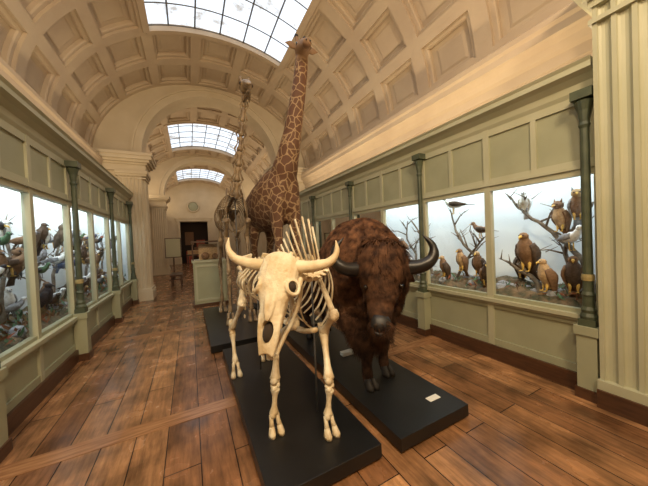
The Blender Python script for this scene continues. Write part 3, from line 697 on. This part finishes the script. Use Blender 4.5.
for q in(-1,1):
    p0=V((.64+q*.10,3.10,1.24)); tri_plate(b,[p0,V((.66+q*.22,2.88,1.42)),V((.66+q*.06,2.90,1.46)),V((.64+q*.05,3.08,1.30))],.012)
    b.stube([p0,p0+V((-q*.01,.14,.0)),p0+V((q*.01,.26,.04))],[.035,.022,.03],8); b.ell(p0,.045); b.ell(V((.66+q*.21,2.87,1.42)),(.025,.035,.03))
for i in range(9): 
    b.ell((.62-.005*i,3.18+.03*i,1.30-.05*i-.004*i*i),(.02-.001*i,.02-.001*i,.028))
b.obj('skeleton_bones',M['bone'],True,bs)
# skull
H=V((.535,1.69,1.43)); Ax=(V((.345,1.50,.94))-H).normalized(); Ls=V((.84,-.54,.10)); Ls=(Ls-Ax*Ls.dot(Ax)).normalized(); Ns=Ls.cross(Ax); 
if Ns.y>0: Ns=-Ns
def sk(a,n=0,l=0): return H+Ax*a+Ns*n+Ls*l
RS=Matrix((Ls,Ns,Ax)).transposed()
b=MB()
b.stube([sk(-.07,-.02),sk(-.03),sk(.05,.0),sk(.13,.0),sk(.20,.0),sk(.28,-.01),sk(.36,-.02),sk(.42,-.03),sk(.49,-.04),sk(.55,-.05)],
  [(.05,.04),(.125,.08),(.135,.09),(.135,.085),(.112,.075),(.085,.065),(.070,.052),(.062,.036),(.056,.024),(.038,.012)],16,0,ref=tuple(Ns),sub=3)
for q in(-1,1):
    c=sk(.155,.025,q*.120); ax=(Ls*q*.75+Ns*.62-Ax*.1).normalized(); e1=ax.orthogonal().normalized(); e2=ax.cross(e1)
    b.tube([c+e1*.046*math.cos(u)+e2*.046*math.sin(u) for u in [2*math.pi*i/14 for i in range(15)]],.016,6)
    b.stube([sk(.19,-.02,q*.115),sk(.12,-.05,q*.14),sk(.04,-.055,q*.135),sk(-.01,-.04,q*.10)],[(.014,.02)]*4,8)
    b.stube([sk(.33,.0,q*.062),sk(.40,-.012,q*.060),sk(.48,-.035,q*.052),sk(.56,-.055,q*.03)],[(.018,.02),(.014,.02),(.014,.016),(.018,.008)],8,ref=tuple(Ns))
    b.stube([sk(.10,.07,q*.02),sk(.25,.060,q*.018),sk(.33,.05,q*.014),sk(.38,.04,q*.006)],[(.02,.012),(.02,.012),(.014,.01),(.003,.003)],8,ref=tuple(Ns))
b2=remesh(b.obj('skull_tmp',M['bone']),.006,2); b2.name='cranium'; b2.parent=bs
cut=MB()
for q in(-1,1): cut.ell(sk(.155,.032,q*.122),(.040,.040,.038),0,14,rot=RS)
cut.ell(sk(.43,.012),(.040,.045,.072),0,14,rot=RS)
co_=cut.obj('cut_tmp',M['dark'])
try:
    bm_=b2.modifiers.new('c','BOOLEAN'); bm_.operation='DIFFERENCE'; bm_.object=co_; bm_.solver='EXACT'
    n0=len(b2.data.polygons); old=b2.data.copy(); bake(b2)
    if len(b2.data.polygons)<n0*.5: b2.data=old
except Exception as e: print('bool',e)
bpy.data.objects.remove(co_,do_unlink=True)
b=MB()
for q in(-1,1):
    for i in range(6): b.ell(sk(.24+.028*i,-.085+.002*i,q*(.060-.002*i)),(.013,.013,.022),0,6)
    b.stube([sk(.03,-.06,q*.10),sk(.06,-.16,q*.10),sk(.11,-.26,q*.095),sk(.20,-.28,q*.085),sk(.32,-.265,q*.062),sk(.42,-.24,q*.036),sk(.50,-.21,q*.022),sk(.545,-.19,q*.018)],
       [(.012,.03),(.010,.05),(.012,.055),(.014,.04),(.015,.032),(.015,.022),(.014,.016),(.012,.008)],8,0,ref=tuple((Ax+Ns).normalized()))
    for i in range(6): b.ell(sk(.20+.028*i,-.235+.006*i,q*(.075-.006*i)),(.011,.011,.018),0,6)
    for i in range(4): b.ell(sk(.555+.004*(3-i),-.18,q*(.006+.010*i)),(.006,.008,.016),0,6)
b.obj('mandible_teeth',M['bone'],True,bs)
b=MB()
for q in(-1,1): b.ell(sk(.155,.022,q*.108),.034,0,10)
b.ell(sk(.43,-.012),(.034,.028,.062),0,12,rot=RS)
b.obj('socket_shade',M['dark'],True,bs)  # dark plugs paint the shade inside eye sockets and nose opening
b=MB(); Z=V((0,0,1))
for q in(-1,1):
    b.stube([sk(-.0,-.01,q*.10),sk(.0,-.01,q*.17),sk(-.005,.0,q*.26)+Z*.005,sk(-.01,.0,q*.34)+Z*.03,sk(-.02,.0,q*.385)+Z*.085,sk(-.03,.0,q*.38)+Z*.15],[.048,.042,.036,.028,.018,.004],12,0)
b.obj('horn_sheaths',mat('pale_horn',(.60,.46,.27),(.72,.60,.40),.45,10,.2,30),True,bs)
b=MB(); b.tube([(.90,2.0,.12),(.90,2.0,1.36)],.008,6); b.tube([(.66,3.0,.12),(.66,3.0,1.33)],.008,6); b.obj('support_rods',M['iron'],True,bs)

# ---------------------------------------------------------------- giraffe skeleton
gs=empty('giraffe_skeleton'); b=MB(); LX=V((1,0,0))
sp=along([(.80,4.98,2.42),(.79,5.2,2.46),(.76,5.6,2.34),(.73,5.95,2.20)],16)
for i,(p,t) in enumerate(sp):
    k=i/15; vert(b,p,t,.038,.26*math.exp(-((k-.15)/.25)**2)+.07,.09,.4)
for i in range(11):
    p,t=sp[i+1]; k=i/10; rib(b,p,LX,.15+.14*math.sin(.3+k*2),.70-.2*k-.15*max(0,k-.5),t*(.04+.16*k),.014)
b.stube([(.80,4.88,1.80),(.79,5.1,1.70),(.77,5.45,1.78)],[(.03,.02),(.035,.025),(.02,.01)],8)
nk=[(.80,5.0,2.42),(.83,4.97,2.75),(.88,4.95,3.15),(.94,4.95,3.6),(1.0,4.97,4.0),(1.06,5.0,4.36)]
for i,(p,t) in enumerate(along(nk,8)[:-1]):
    rr=.074-.004*i; p=p+t*.14
    b.tube([p-t*.135,p-t*.10,p-t*.03,p+t*.05,p+t*.10,p+t*.135],[rr*.6,rr*.95,rr*.5,rr*.5,rr*.85,rr*.5],8)
    for q in(-1,1):
        b.tube([p+t*.12+LX*q*rr*.9,p+t*.02+LX*q*rr*.75,p-t*.10+LX*q*rr*1.5],[rr*.26,rr*.17,rr*.30],6)
        b.tube([p-t*.10+LX*q*rr*1.4,p-t*.16+LX*q*rr*1.1],[rr*.28,rr*.1],6)
    b.tube([p+V((0,rr*.5,0))+t*.05,p+V((0,rr*1.4,0))-t*.02,p+V((0,rr*.5,0))-t*.08],[rr*.15,rr*.22,rr*.15],6)
for q in(-1,1):
    x=.79+q*.19; s_=V((x,4.90,1.98)); top=V((.79+q*.13,5.18,2.60))
    tri_plate(b,[s_,top+V((0,-.08,0)),top+V((0,.06,-.03)),s_+V((0,.05,0))],.007); b.ell(s_,.055)
    el=V((x,5.12,1.72)); kn=V((x-q*.01,5.0,1.02)); fe=V((x,5.0,.34))
    bone(b,s_,el,.035,.055); bone(b,el,kn,.030,.048); b.ell(kn+V((0,0,-.05)),(.045,.045,.035)); bone(b,kn+V((0,0,-.08)),fe,.024,.042); hoof(b,x,4.97,.12,1.5)
    x=.74+q*.17; hip=V((.73+q*.13,5.98,2.02)); st=V((x,5.74,1.62)); hk=V((x,6.10,1.08)); fe=V((x,6.02,.34))
    bone(b,hip,st,.036,.06); bone(b,st,hk,.03,.05); b.tube([hk+V((0,.08,.10)),hk,hk+V((0,0,-.06))],[.025,.04,.038],8); bone(b,hk+V((0,-.01,-.06)),fe,.025,.042); hoof(b,x,6.0,.12,1.5)
    tri_plate(b,[hip,V((.75+q*.22,5.75,2.26)),V((.74+q*.05,5.8,2.30)),V((.73+q*.05,6.0,2.15))],.012); b.tube([hip,hip+V((0,.22,.0))],[.04,.03],8)
b.stube([(1.07,5.12,4.42),(1.07,5.02,4.46),(1.06,4.90,4.47),(1.05,4.76,4.42),(1.03,4.60,4.33),(1.02,4.48,4.26)],[(.06,.06),(.11,.09),(.115,.095),(.08,.07),(.055,.04),(.035,.015)],12,0,ref=(0,0,1))
for q in(-1,1):
    b.stube([(1.065+q*.05,5.0,4.53),(1.07+q*.07,5.05,4.63),(1.07+q*.08,5.07,4.70)],[.035,.024,.028],8)
    b.stube([(1.07+q*.07,5.02,4.38),(1.06+q*.06,4.98,4.24),(1.05+q*.045,4.80,4.21),(1.03+q*.02,4.54,4.18)],[(.014,.03),(.016,.04),(.014,.022),(.012,.012)],8,0,ref=(0,0,1))
    b.ell((1.055+q*.10,4.88,4.47),.032,1,8)
for i in range(10): b.ell((.72,6.08+.02*i,2.14-.07*i),(.02,.02,.035))
b.obj('skeleton_bones',[M['bone2'],M['dark']],True,gs)
b=MB(); b.tube([(.80,5.15,.12),(.80,5.15,2.42)],.012,6); b.tube([(.74,5.85,.12),(.74,5.85,2.22)],.012,6); b.tube([V(x)+V((0,.03,0)) for x in nk],.012,6); b.obj('support_rods',M['iron'],True,gs)

# ---------------------------------------------------------------- green vitrine further down
vt=empty('display_vitrine'); b=MB()
b.box(.02,.85,7.2,7.9,0,.08,1); b.box(.05,.82,7.23,7.87,.08,1.12,0); b.box(.02,.85,7.2,7.9,1.12,1.17,2)
for x in(.04,.80):
    for y in(7.22,7.85): b.box(x,x+.03,y,y+.03,1.17,1.62,1)
b.box(.02,.85,7.2,7.9,1.62,1.66,1); b.box(.09,.78,7.215,7.23,.15,.20,2); b.box(.09,.78,7.215,7.23,1.0,1.05,2); b.box(.09,.13,7.215,7.23,.2,1.0,2); b.box(.74,.78,7.215,7.23,.2,1.0,2)
b.box(.2,.65,7.55,7.58,1.17,1.58,3); b.ell((.35,7.45,1.27),(.1,.08,.1),4); b.ell((.58,7.45,1.25),(.08,.08,.08),4)
b.obj('vitrine_body',[M['green'],M['brown'],M['green2'],PAL[4],PAL[2]],parent=vt)
b=MB(); b.box(-.70,-.30,11.0,12.0,.42,.48); 
for x in(-.67,-.37):
    for y in(11.03,11.9): b.box(x,x+.05,y,y+.05,0,.42)
b.obj('wooden_bench',M['brown'])
# framed information panel on a stand in the middle room, glass-topped table case beyond
b=MB(); b.box(-1.0,-.35,13.6,13.66,1.0,1.9,0); b.box(-.96,-.39,13.59,13.6,1.04,1.86,1); b.box(-.71,-.64,13.6,13.66,0,1.0,0); b.box(-.9,-.45,13.45,13.8,0,.04,0)
b.obj('information_panel',[M['brown'],M['green2']])
b=MB(); b.box(-.2,.9,19.2,20.0,.8,.9,0); b.box(-.15,.85,19.25,19.95,.9,1.15,1)
for x in(-.17,.8):
    for y in(19.23,19.9): b.box(x,x+.07,y,y+.07,0,.8,0)
b.obj('table_display_case',[M['brown'],PAL[4]])

# ---------------------------------------------------------------- lights
def area(name,loc,target,sx,sy,e,c):
    L=bpy.data.lights.new(name,'AREA'); L.shape='RECTANGLE'; L.size=sx; L.size_y=sy; L.energy=e; L.color=c
    o=bpy.data.objects.new(name,L); col.objects.link(o); o.location=loc
    d=V(target)-V(loc); o.rotation_euler=d.to_track_quat('-Z','Y').to_euler(); return o
warm=(1,.77,.49)
area('fill_light_back',(.5,-1.6,5.2),(1.1,3.2,1.0),1.0,.6,225,warm)  # unseen warm fill added behind the camera to brighten the animals
area('fill_light_side',(-.9,-.4,4.6),(1.3,2.2,1.0),.4,.4,95,warm)  # second added fill, out of view to the left
for sx,xw,nm in((-1,XL,'left'),(1,XR,'right')):
    for yy,ln,e,off,z in((3.6,10.5,4.6 if sx<0 else 6.6,.22,3.14),(13.1,6,10,DEP-.15,4.16),(20.5,6,11,DEP-.15,4.16)):
        L=bpy.data.lights.new('added_uplight_'+nm,'AREA'); L.shape='RECTANGLE'; L.size=.08; L.size_y=ln; L.energy=e*ln; L.color=warm  # hidden uplights added on the ledges to brighten the ceiling
        o=bpy.data.objects.new('added_uplight_'+nm,L); col.objects.link(o); o.location=(xw+sx*off,yy if yy>10 else 3.9,z)
        if yy<10: L.size_y=9.6
        o.rotation_euler=(0,math.atan2(sx*(.15 if yy<10 else .7),-.7),0)
wd=bpy.data.worlds.new('w'); scene.world=wd; wd.use_nodes=True; wd.node_tree.nodes['Background'].inputs[0].default_value=(.6,.75,1,1)

# ---------------------------------------------------------------- camera
th,ph,ro=D2(27.3),D2(-1.1),D2(2.5)
F=V((math.sin(th)*math.cos(ph),math.cos(th)*math.cos(ph),math.sin(ph))); R0=V((math.cos(th),-math.sin(th),0)); U0=R0.cross(F)
U=U0*math.cos(ro)+R0*math.sin(ro); R=R0*math.cos(ro)-U0*math.sin(ro)
cd=bpy.data.cameras.new('camera'); cd.sensor_width=36; cd.lens=260/648*36; cd.clip_start=.02; cd.clip_end=100
co=bpy.data.objects.new('camera',cd); col.objects.link(co)
m=Matrix((R,U,-F)).transposed().to_4x4(); m.translation=V((0,0,1.6)); co.matrix_world=m
scene.camera=co
